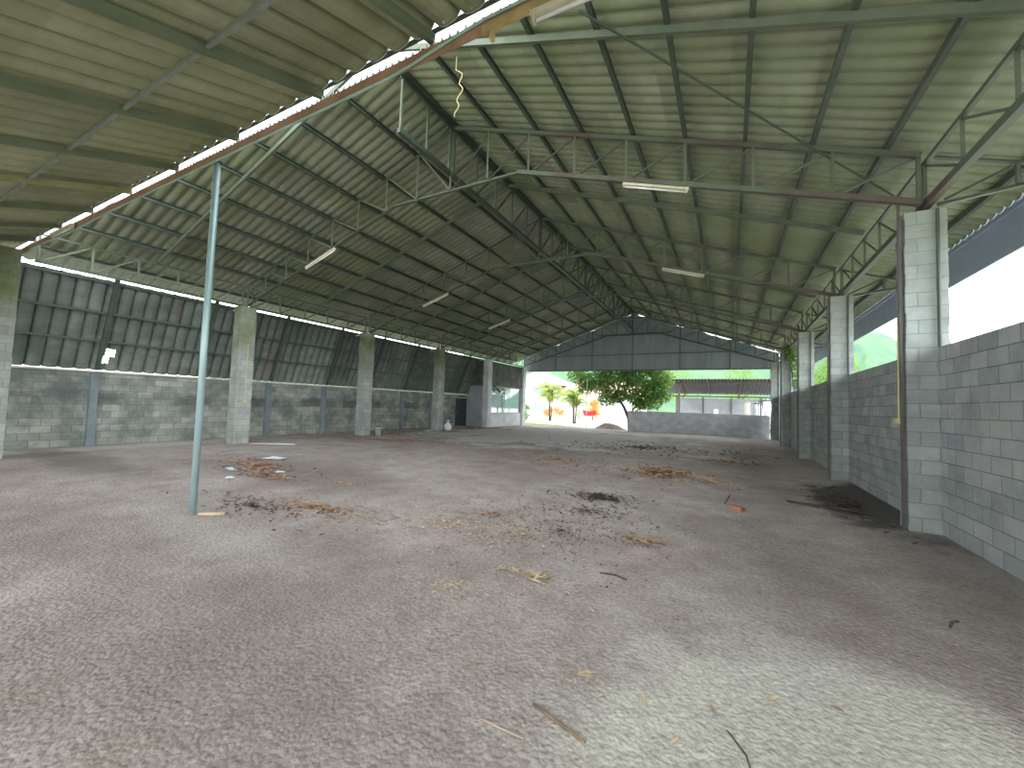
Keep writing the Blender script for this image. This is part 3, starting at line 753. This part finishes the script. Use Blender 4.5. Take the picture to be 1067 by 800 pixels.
shrub('light green leafy plant beside the office corner', (-16.4, 33.2, -0.06), [(0, 0, .7, .5), (.1, 0, 1.4, .4), (-.4, 0, 1.0, .45)], 320, M['leaf_light'], None, .3, .09)
shrub('low light green bush against the white house', (-17.0, 50.0, -0.06), [(0, 0, .8, .8), (1.2, 0, .9, .7)], 500, M['leaf_light'], None)
# red cloth
b = MB(); nn = 14
for s in (0, 0.02):
    for i in range(nn + 1):
        u = i / nn; x = 1.35 * u; z = 1.28 - 0.12 * math.sin(PI * u) ; y = 0.05 * math.sin(u * 9)
        b.v += [(x, y + s, z), (x + .12, y + s + .05, z - 0.62 + 0.18 * u)]
o_ = 2 * (nn + 1)
for i in range(nn):
    a = 2 * i; b.f += [(a, a + 2, a + 3, a + 1), (a + o_, a + 1 + o_, a + 3 + o_, a + 2 + o_), (a, a + o_, a + 2 + o_, a + 2), (a + 1, a + 3, a + 3 + o_, a + 1 + o_)]
b.f += [(0, 1, 1 + o_, o_), (2 * nn, 2 * nn + o_, 2 * nn + 1 + o_, 2 * nn + 1)]
for xx in (0.0, 1.35): b.box(xx - .02, xx + .02, .03, .06, -.06, 1.3)
o = b.build('red_cloth', M['red_cloth'], loc=(-13.7, 41.6, 0)); tag(o, 'bright red cloth stretched on two stakes before an orange bush', 'cloth')
# wire fence across the opening
t = thing('wire_fence', 'thin rail fence crossing the left half of the far opening', 'fence', (-14.3, 31.0, -0.06))
def part(name, b, m): b.build(name, m, t)
for z in (1.95, 3.1): part('rail', MB().tube([(-.3, 0, z), (7.0, 0, z)], 0.012, 6), M['white_metal'])
for x in (2.0, 4.4): part('post', MB().tube([(x, 0, 0), (x, 0, 3.9)], 0.03, 6), M['white_metal'])
# dirt mound at the foot of the tree
b = MB(); pr = [(1.25, 0), (1.0, .12), (.7, .3), (.4, .42), (0.02, .47)]
b.lathe((0, 0, 0), pr, 18)
b.v = [(x * (1 + .12 * mnoise.noise(Vector((x * 2, y * 2, z)))), y * .8, z * (1 + .3 * mnoise.noise(Vector((x * 3, y * 3, 1))))) for x, y, z in b.v]
o = b.build('dirt_mound', M['dirt'], smooth=True, loc=(-8.1, 31.2, -0.07)); tag(o, 'small brown heap of dirt left of the tree trunk', 'dirt heap')
# grass strip
b = MB()
for _ in range(5200):
    x = R.uniform(-16.5, -10.2); y = R.uniform(30.6, 33.4)
    if y - 30.6 > 2.8 * (1 - (x + 16.5) / 6.6): continue
    a = R.uniform(0, PI); h = R.uniform(.05, .13); dx, dy = .012 * math.cos(a), .012 * math.sin(a)
    b.add([(x - dx, y - dy, -.06), (x + dx, y + dy, -.06), (x + R.uniform(-.04, .04), y + R.uniform(-.04, .04), h - .06)], [(0, 1, 2)])
o = b.build('grass', M['grass']); tag(o, 'strip of bright green grass outside the far opening by the office', 'grass', kind='stuff')

# ------------------------------------------------------------------ open shed beyond the far wall
t = thing('open_shed', 'open shed with a corrugated mono-pitch roof beyond the far block wall', 'shed', (-1, 40, -0.06))
def part(name, b, m, parent=None, s=False):
    o = b.build(name, m, parent or t, s); 
    if not parent: o.location = (1, -40, 0.06)
    return o
b = MB(); n = 300
for j, (y, z) in enumerate(((37.5, 4.25), (40.5, 3.72), (43.8, 3.22))):
    for i in range(n + 1):
        x = -5.4 + 10.4 * i / n; b.v.append((x, y, z + 0.03 * math.cos(2 * PI * x / 0.25)))
for j in range(2):
    for i in range(n):
        a = j * (n + 1) + i; b.f.append((a, a + 1, a + n + 2, a + n + 1))
part('roof', b, M['shed_roof'], s=True)
for x in (-3.85, -1.6, 0.9, 3.6):
    if x in (-3.85, 3.6): part('front_post', MB().box(x - .07, x + .07, 38.2, 38.34, -.06, 4.04), M['shed_post'])
    part('rafter', MB().bar((x, 37.6, 4.13), (x, 43.7, 3.13), .06, .10), M['shed_post'])
part('eave_beam', MB().bar((-5.2, 38.3, 4.0 - .02), (4.9, 38.3, 3.98), .08, .1), M['shed_post'])
part('back_beam', MB().bar((-5.0, 43.6, 2.98), (4.9, 43.6, 2.98), .08, .1), M['shed_post'])
for i, x in enumerate((-3.4, -1.0, 1.4, 3.8)):
    part('wall_panel', MB().box(x - 1.16, x + 1.16, 43.4, 43.5, 1.2, 2.8).box(x - 1.16, x + 1.16, 43.36, 43.399, 1.9, 1.96), M['shed_panel'])
    part('back_post', MB().box(x - 1.24, x - 1.17, 43.3, 43.5, -.06, 3.0), M['shed_post'])
def tank(label, x, y, r, h, m, group):
    t2 = thing('storage_tank', label, 'tank', (x, y, 0.25), group)
    MB().lathe((0, 0, 0), [(0, 0), (r * .9, 0), (r, .05), (r, h * .45), (r * 1.02, h * .46), (r * 1.02, h * .48), (r, h * .49), (r, h - .06), (r * .92, h), (r * .3, h + .12), (0, h + .13)], 24).build('tank_body', m, t2, True)
    MB().lathe((0, 0, 0), [(r * .22, h + .121), (r * .22, h + .2), (0, h + .21)], 14).build('lid', m, t2, True)
    b = MB()
    for k in range(4):
        a = PI / 4 + k * PI / 2; b.box(r * .7 * math.cos(a) - .05, r * .7 * math.cos(a) + .05, r * .7 * math.sin(a) - .05, r * .7 * math.sin(a) + .05, -.31, 0.0)
    b.build('stand', M['shed_post'], t2)
tank('slim beige tank in the shed, left of the shiny tanks', 1.35, 39.6, .28, 2.15, M['tank_beige'], 'tanks in the shed')
tank('narrow shiny steel tank in the shed, middle of three', 2.05, 39.8, .25, 2.05, M['steel_bright'], 'tanks in the shed')
tank('widest shiny steel tank in the shed beside the right columns', 2.75, 39.3, .40, 2.3, M['steel_bright'], 'tanks in the shed')
t3 = thing('drum', 'small white drum on a stand in the shed', 'drum', (-1.0, 39.6, 1.2))
MB().lathe((0, 0, 0), [(0, 0), (.17, 0), (.17, .5), (.12, .55), (0, .55)], 16).build('drum_body', M['paper'], t3, True)
MB().box(-.25, .25, -.25, .25, -1.26, -.002).build('stand', M['shed_panel'], t3)

# ------------------------------------------------------------------ house beyond the palms
t = thing('house', 'white house with a faded red tile roof beyond the palms', 'house', (-24, 60, -0.06))
def part(name, b, m, parent=None):
    o = b.build(name, m, parent or t)
    if not parent: o.location = (24, -60, 0.06)
    return o
part('wall', MB().box(-34, -24.5, 60, 70, -.06, 5.0), M['house_wall'])
part('roof', MB().add([(-35, 59.2, 4.9), (-23.6, 59.2, 4.9), (-23.6, 70.8, 4.9), (-35, 70.8, 4.9), (-30.5, 65, 7.4), (-28, 65, 7.4)], [(0, 1, 5, 4), (1, 2, 5), (2, 3, 4, 5), (3, 0, 4), (3, 2, 1, 0)]), M['house_roof'])
part('wing_wall', MB().box(-24.4, -12.0, 61, 70, -.06, 3.6), M['house_wall'])
part('wing_roof', MB().add([(-24.4, 60.2, 3.62), (-11.6, 60.2, 3.62), (-11.6, 70, 3.62), (-24.4, 70, 3.62), (-22.5, 65, 6.0), (-13.5, 65, 6.0)], [(0, 1, 5, 4), (1, 2, 5), (2, 3, 4, 5), (3, 0, 4), (3, 2, 1, 0)]), M['house_roof'])
for x0, x1, z0, z1, y in ((-28.2, -25.8, 3.2, 4.6, 60), (-32.5, -30.3, 3.2, 4.6, 60), (-28.2, -25.8, .8, 2.2, 60), (-22.5, -20.8, 1.3, 2.7, 61), (-18.5, -16.8, 1.3, 2.7, 61)):
    w = part('window', MB().box(x0, x1, y - .06, y - .002, z0, z0 + .14).box(x0, x1, y - .06, y - .002, z1 - .14, z1).box(x0, x0 + .14, y - .06, y - .002, z0 + .141, z1 - .141).box(x1 - .14, x1, y - .06, y - .002, z0 + .141, z1 - .141), M['pink_frame'])
    o = MB().box(x0 + .141, x1 - .141, y - .03, y - .003, z0 + .141, z1 - .141).build('pane', M['dark_glass'], w)

# ------------------------------------------------------------------ hills and the trees outside on the right
b = MB(); n = 180; rows = 9
for j in range(rows + 1):
    for i in range(n + 1):
        a = -1.15 + 2.1 * i / n
        rr_ = 150 + j * 20
        h = ((34 if a < .2 else 34 * math.exp(-((a - .2) / .15) ** 2)) + 16 * math.exp(-((a - .23) / .08) ** 2) + 3 * math.sin(a * 7.3)) * math.sin(PI * min(j / rows, 1) * .5) + (5.5 * mnoise.noise(Vector((a * 16, j * .9, 0))) + 2.5 * mnoise.noise(Vector((a * 60, j * 2.2, 5)))) * min(1, j / 2)
        b.v.append((rr_ * math.sin(a), rr_ * math.cos(a), max(h, -0.2) - 0.1))
for j in range(rows):
    for i in range(n):
        a = j * (n + 1) + i; b.f.append((a, a + 1, a + n + 2, a + n + 1))
struct(b.build('hills', M['hill'], smooth=True))
def simple_tree(label, base, h, r, n, lm, group='trees outside the right wall'):
    tree('broadleaf_tree', label, 'tree', base, [(0, 0, 0), (.05, 0, h * .3), (.0, 0.1, h * .55), (0, 0, h * .7)],
         [[(0, 0, h * .4), (r * .4, 0, h * .6), (r * .7, 0, h * .7)]],
         [(0, 0, h * .72, r), (r * .6, 0, h * .6, r * .7), (-r * .6, 0, h * .6, r * .7), (0, 0, h * .95, r * .65), (0, r * .5, h * .5, r * .6)], n, .24, .11, lm, group)
simple_tree('bright green tree outside between the third and fourth right columns', (6.0, 31.5, -.06), 5.2, 1.5, 2000, M['leaf_light'])
simple_tree('green tree behind the far right end of the shed', (8.6, 47, -.06), 6.5, 2.2, 1600, M['leaf'])
simple_tree('round green tree behind the shed roof', (1.0, 52, -.06), 6.6, 2.3, 1600, M['leaf_light'])
simple_tree('broad green tree behind the left end of the shed roof', (-5.5, 54, -.06), 6.6, 2.5, 1600, M['leaf_light'])

t = thing('climbing_vine', 'bright green vine hanging down the fourth right column', 'vine', (2.7, 23.1, 2.62))
MB().tube([(.02, .05, 0), (-.05, .05, .7), (-.12, .05, 1.4), (-.15, .05, 2.0)], .02, 6).build('stem', M['bark'], t)
crown_mb([(-.2, 0, 2.0, .34), (-.1, 0, 1.6, .3), (.05, 0, 1.2, .24), (.1, 0, .8, .22), (.1, 0, .35, .2)], 420, .14, .08).build('foliage', M['leaf_light'], t)
# ------------------------------------------------------------------ litter on the floor
def flat_rot(): return Matrix.Rotation(R.uniform(0, 2 * PI), 3, 'Z') @ Matrix.Rotation(R.uniform(-.35, .35), 3, 'Y') @ Matrix.Rotation(R.uniform(-.35, .35), 3, 'X')
def litter(label, cx, cy, rx, ry, n, l, w, m, hgt=0.03, ang=0.0, name='leaf_litter', cat='dry leaves'):
    n = int(n * 1.35)
    b = MB(); z0 = fz(cx, cy)
    for _ in range(n):
        d = min(abs(R.gauss(0, .62)), 1.5); a = R.uniform(0, 2 * PI)
        u, v = rx * d * math.cos(a), ry * d * math.sin(a)
        x = cx + u * math.cos(ang) - v * math.sin(ang); y = cy + u * math.sin(ang) + v * math.cos(ang)
        if x > 2.12 and y < 30: continue
        z = fz(x, y) + 0.012 + R.random() * hgt * max(0, 1 - d)
        b.leaf((x, y, z), l * R.uniform(.6, 1.3), w * R.uniform(.6, 1.3), flat_rot(), R.uniform(.1, .5))
    o = b.build(name, m); tag(o, label, cat, kind='stuff'); return o
litter('heap of tan dry leaves on the dirt towards the right wall', -1.55, 10.8, .75, .95, 330, .16, .07, M['dry_leaf'], .10)
litter('thin drift of tan leaves right of the leaf heap', -0.35, 10.4, .6, .7, 70, .13, .05, M['dry_pale'], .03)
litter('drift of brown leaves farther up the floor before the right columns', 0.1, 14.6, 1.3, .6, 130, .13, .06, M['dry_leaf'], .03)
litter('dark mat of twigs and leaves in the middle of the floor', -2.0, 7.15, .65, .45, 240, .11, .025, M['twig_dark'], .07)
litter('ragged scatter of dark bits before the twig mat', -1.9, 6.1, 1.1, .6, 130, .06, .025, M['twig_dark'], .02)
litter('small pile of brown leaf bits right of the middle of the floor', -0.9, 5.15, .35, .25, 80, .09, .03, M['dry_leaf'], .03)
litter('pale straw scraps lying on the gritty floor in the middle', -1.62, 3.55, .34, .12, 46, .10, .022, M['dry_pale'], .015, .1)
litter('rusty leaves drifted between the pole and the second left column', -9.6, 5.6, 1.7, .55, 260, .12, .05, M['dry_orange'], .04, -.2)
litter('rusty leaves below the white scraps, left side of the floor', -8.3, 5.0, 1.0, .35, 150, .11, .05, M['dry_orange'], .04, -.1)
litter('tan leaves and bark drifted right of the pole foot', -5.3, 3.95, 1.3, .35, 210, .11, .035, M['dry_leaf'], .03, .1)
litter('dark leaf crumbs around the pole foot', -6.1, 3.5, 1.4, .4, 160, .06, .03, M['twig_dark'], .02)
litter('scatter of straw and crumbs left of the middle of the floor', -3.2, 4.4, 1.3, .8, 150, .06, .025, M['dry_pale'], .01)
litter('brown leaf bits left of the middle of the floor', -3.0, 5.2, 1.4, .9, 150, .07, .03, M['dry_orange'], .02)
litter('long drift of rusty leaves along the left columns', -11.6, 12.2, 2.6, .8, 320, .14, .06, M['dry_orange'], .04, .35)
litter('brown leaves gathered at the foot of the third left column', -13.9, 14.6, .8, .9, 120, .14, .06, M['dry_orange'], .05)
litter('rubble of leaves and chips before the far office door', -14.4, 21.5, 1.2, 1.6, 130, .16, .07, M['dry_orange'], .05)
litter('wide scatter of tiny pale and brown crumbs over the middle of the floor', -2.4, 4.6, 1.6, 1.2, 420, .03, .016, M['dry_pale'], .004)
litter('fine dark crumbs strewn over the middle of the floor', -1.9, 5.0, 1.5, 1.6, 420, .035, .018, M['twig_dark'], .004)
litter('fine brown crumbs strewn across the left half of the floor', -6.5, 5.4, 3.2, 1.6, 420, .05, .024, M['dry_leaf'], .004)
litter('brown crumbs on the far half of the floor', -4.5, 11.5, 4.0, 3.0, 420, .09, .04, M['dry_leaf'], .006)
litter('pale straw scraps near the bottom of the floor', -0.75, 2.45, .25, .1, 22, .06, .015, M['dry_pale'], .01)
litter('tan crumbs on the floor left of the straw scraps', -2.1, 2.95, .3, .2, 40, .05, .02, M['dry_pale'], .01)
litter('dark brown bits around the far floor before the block wall', -3.0, 17.0, 4.5, 2.5, 170, .16, .07, M['twig_dark'], .03)
litter('dark soil crumbs along the foot of the right wall', 1.95, 9.4, .45, 1.6, 200, .09, .05, M['twig_dark'], .03)
# loose single leaves
def leaf_obj(m):
    b = MB(); b.leaf((0, 0, 0), 1.0, .42, Matrix.Identity(3), .35); b.leaf((0, 0, .02), 1.0, .42, Matrix.Identity(3), .35)
    me = b.build('dry_leaf', m); return me
src = [leaf_obj(M['dry_leaf']), leaf_obj(M['dry_orange']), leaf_obj(M['dry_pale'])]
cnt = [0, 0, 0]
nm = ['tan', 'rust brown', 'straw coloured']
for i in range(150):
    k = R.choice((0, 0, 1, 2, 2))
    y = 2.2 + 14 * R.random() ** 1.6
    x = R.uniform(max(-12, -1.7 * y - 1), min(1.9, .5 * y - .4))
    s = src[k]
    o = s if cnt[k] == 0 else s.copy()
    if cnt[k]: COL.objects.link(o)
    cnt[k] += 1
    sc = R.uniform(.02, .065); o.scale = (sc, sc, sc); o.rotation_euler = (R.uniform(-.3, .3), R.uniform(-.3, .3), R.uniform(0, 6.28))
    o.location = (x, y, fz(x, y) + 0.012)
    tag(o, f'loose small {nm[k]} dry leaf lying alone on the dirt floor', 'leaf', f'loose {nm[k]} leaves on the floor')

def stick(name, label, pts, r, m, cat='stick'):
    o = MB().tube([(x, y, fz(x, y) + r * .9 + dz) for x, y, dz in pts], [r * .75] + [r] * (len(pts) - 2) + [r * .85], 8).build(name, m, smooth=True)
    return tag(o, label, cat)
stick('stick', 'brown stick lying on the bare floor at the bottom', [(-.92, 2.08, 0), (-.85, 2.052, .004), (-.77, 2.028, .003), (-.68, 2.008, .002), (-.60, 1.98, 0)], .007, M['twig_tan'])
stick('straw_stalk', 'thin pale straw stalk left of the brown stick', [(-1.12, 1.85, 0), (-1.0, 1.845, .002), (-.87, 1.85, 0)], .004, M['straw'], 'straw')
stick('wood_offcut', 'pale wood offcut lying at the foot of the prop pole', [(-6.18, 2.86, 0), (-6.05, 2.96, 0.0), (-5.95, 3.06, 0)], .025, M['straw'], 'wood')
stick('twig', 'dark curved twig lying below the middle litter', [(-1.09, 3.95, 0), (-.95, 3.97, .003), (-.83, 3.93, 0)], .008, M['twig_dark'], 'twig')
stick('twig', 'short dark twig sticking up on the shaded floor by the right wall', [(1.5, 4.42, 0), (1.52, 4.44, 0.04), (1.54, 4.40, .07)], .012, M['twig_dark'], 'twig')
stick('twig', 'thin dark twig on the pale dust at the bottom', [(0.0, 2.42, 0), (.08, 2.3, 0), (.1, 2.2, 0)], .004, M['twig_dark'], 'twig')
stick('twig', 'long dark root lying on the floor towards the black soil', [(.95, 9.0, 0), (1.35, 8.75, .02), (1.7, 8.75, .01), (2.1, 8.6, 0)], .02, M['twig_dark'], 'twig')
stick('pipe_length', 'long pale grey pipe lying by the second left column', [(-14.2, 7.9, 0), (-13.6, 8.3, 0), (-13.0, 8.75, 0)], .025, M['white_metal'], 'pipe')
def scrap(label, x, y, l, w, h, m, name='plastic_scrap', cat='scrap', seed=0):
    b = MB(); n = 7; rr = random.Random(seed)
    for s in (0, 1):
        for j in range(n):
            for i in range(n):
                u, v = i / (n - 1) - .5, j / (n - 1) - .5
                z = h * (.25 + .9 * abs(mnoise.noise(Vector((u * 3 + seed, v * 3, seed))))) * (1 - 1.6 * max(abs(u), abs(v))) + .004
                b.v.append((u * l * (1 + .25 * mnoise.noise(Vector((v * 4, seed, 1)))), v * w * (1 + .25 * mnoise.noise(Vector((u * 4, seed, 2)))), max(z, .004) - s * .004))
    for j in range(n - 1):
        for i in range(n - 1):
            a = j * n + i; b.f.append((a, a + 1, a + n + 1, a + n)); a += n * n; b.f.append((a, a + n, a + n + 1, a + 1))
    o = b.build(name, m, smooth=True, loc=(x, y, fz(x, y) + .006)); o.rotation_euler.z = rr.uniform(0, 3)
    return tag(o, label, cat)
scrap('crumpled white scrap on the rusty leaves, farthest of the white scraps', -10.3, 6.4, .55, .25, .14, M['paper'], seed=1)
scrap('flat white scrap before the rusty leaves', -9.6, 5.0, .42, .14, .04, M['paper'], seed=2)
scrap('small crumpled white scrap nearest the prop pole', -8.5, 4.42, .16, .12, .12, M['paper'], seed=3)
scrap('small white scrap between rusty leaves right of the pole', -8.4, 5.35, .2, .12, .07, M['paper'], seed=4)
scrap('white plastic sheet lying before the fourth left column', -14.6, 17.6, .8, .3, .12, M['paper'], seed=5)
scrap('pale green plastic scrap on the floor before the fourth left column', -13.6, 15.8, .6, .25, .1, M['pale_green_plastic'], seed=6)
t = thing('rubbish_bag', 'white tied rubbish bag leaning at the fourth left column', 'bag', (-14.15, 18.75, 0))
b = MB().lathe((0, 0, 0), [(.0, 0), (.17, .01), (.22, .12), (.2, .28), (.1, .42), (.05, .46)], 14)
b.v = [(x * (1 + .3 * mnoise.noise(Vector((x * 9, y * 9, z * 9)))), y * (1 + .3 * mnoise.noise(Vector((x * 9, y * 9, z * 9 + 4)))), z) for x, y, z in b.v]
b.build('bag_body', M['paper'], t, True)
MB().lathe((0, 0, .458), [(.04, 0), (.03, .03), (.09, .1), (.06, .14), (0, .1)], 10).build('knot', M['paper'], t, True)
t = thing('bucket', 'grey bucket standing at the foot of the third left column', 'bucket', (-14.05, 13.45, 0))
MB().lathe((0, 0, 0), [(0, 0), (.13, 0), (.17, .32), (.185, .32), (.185, .34), (.165, .34), (.125, .02), (0, .02)], 18).build('bucket_body', M['white_metal'], t, True)
MB().tube([(.18 * math.cos(a), -.01, .33 + .06 * math.sin(a)) for a in [PI * i / 10 for i in range(11)]], .006, 6).build('handle', M['steel_dark'], t, True)
b = MB().box(-.05, .05, -.10, .10, 0, .065)
b.v = [(x + .008 * mnoise.noise(Vector((x * 30, y * 30, z * 30))), y, z) for x, y, z in b.v]
o = b.build('broken_brick', M['brick_red'], loc=(.13, 7.7, fz(.13, 7.7))); o.rotation_euler = (0, 0, .9); tag(o, 'orange broken brick alone on the floor before the first right column', 'brick')
o = MB().bar((-.11, .02, .02), (-.02, .02, .19), .03, .02).build('wood_chip', M['twig_dark'], loc=(.05, 7.95, fz(.05, 7.95))); tag(o, 'dark wood chip standing behind the orange brick', 'wood')

# ------------------------------------------------------------------ light: an overcast sky
w = bpy.data.worlds.new('overcast_sky'); SC.world = w; w.use_nodes = True
nt = w.node_tree; bg = nt.nodes['Background']
tc = nt.nodes.new('ShaderNodeTexCoord'); sp = nt.nodes.new('ShaderNodeSeparateXYZ'); lk(nt, tc.outputs['Generated'], sp.inputs[0])
lk(nt, ramp(nt, [(0.0, (0.95, 0.97, 1.0)), (0.35, (0.92, 0.97, 1.0)), (1.0, (0.85, 0.93, 1.0))], sp.outputs[2]), bg.inputs['Color'])
g = Vector((0.90, -0.30, 0.30)).normalized()
dt = nt.nodes.new('ShaderNodeVectorMath'); dt.operation = 'DOT_PRODUCT'; lk(nt, tc.outputs['Generated'], dt.inputs[0]); dt.inputs[1].default_value = g
glow = mth(nt, 'POWER', mth(nt, 'MAXIMUM', dt.outputs['Value'], 0.0), 7.0)
lk(nt, mth(nt, 'ADD', mth(nt, 'MULTIPLY', glow, 7.0), 3.4), bg.inputs['Strength'])
vs_ = SC.view_settings
vs_.view_transform = 'Standard'; vs_.look = 'None'; vs_.exposure = 0.32; vs_.gamma = 1.0; vs_.use_curve_mapping = False
SC.cycles.max_bounces = 10; SC.cycles.diffuse_bounces = 6; SC.cycles.transparent_max_bounces = 12
SC.cycles.use_denoising = True
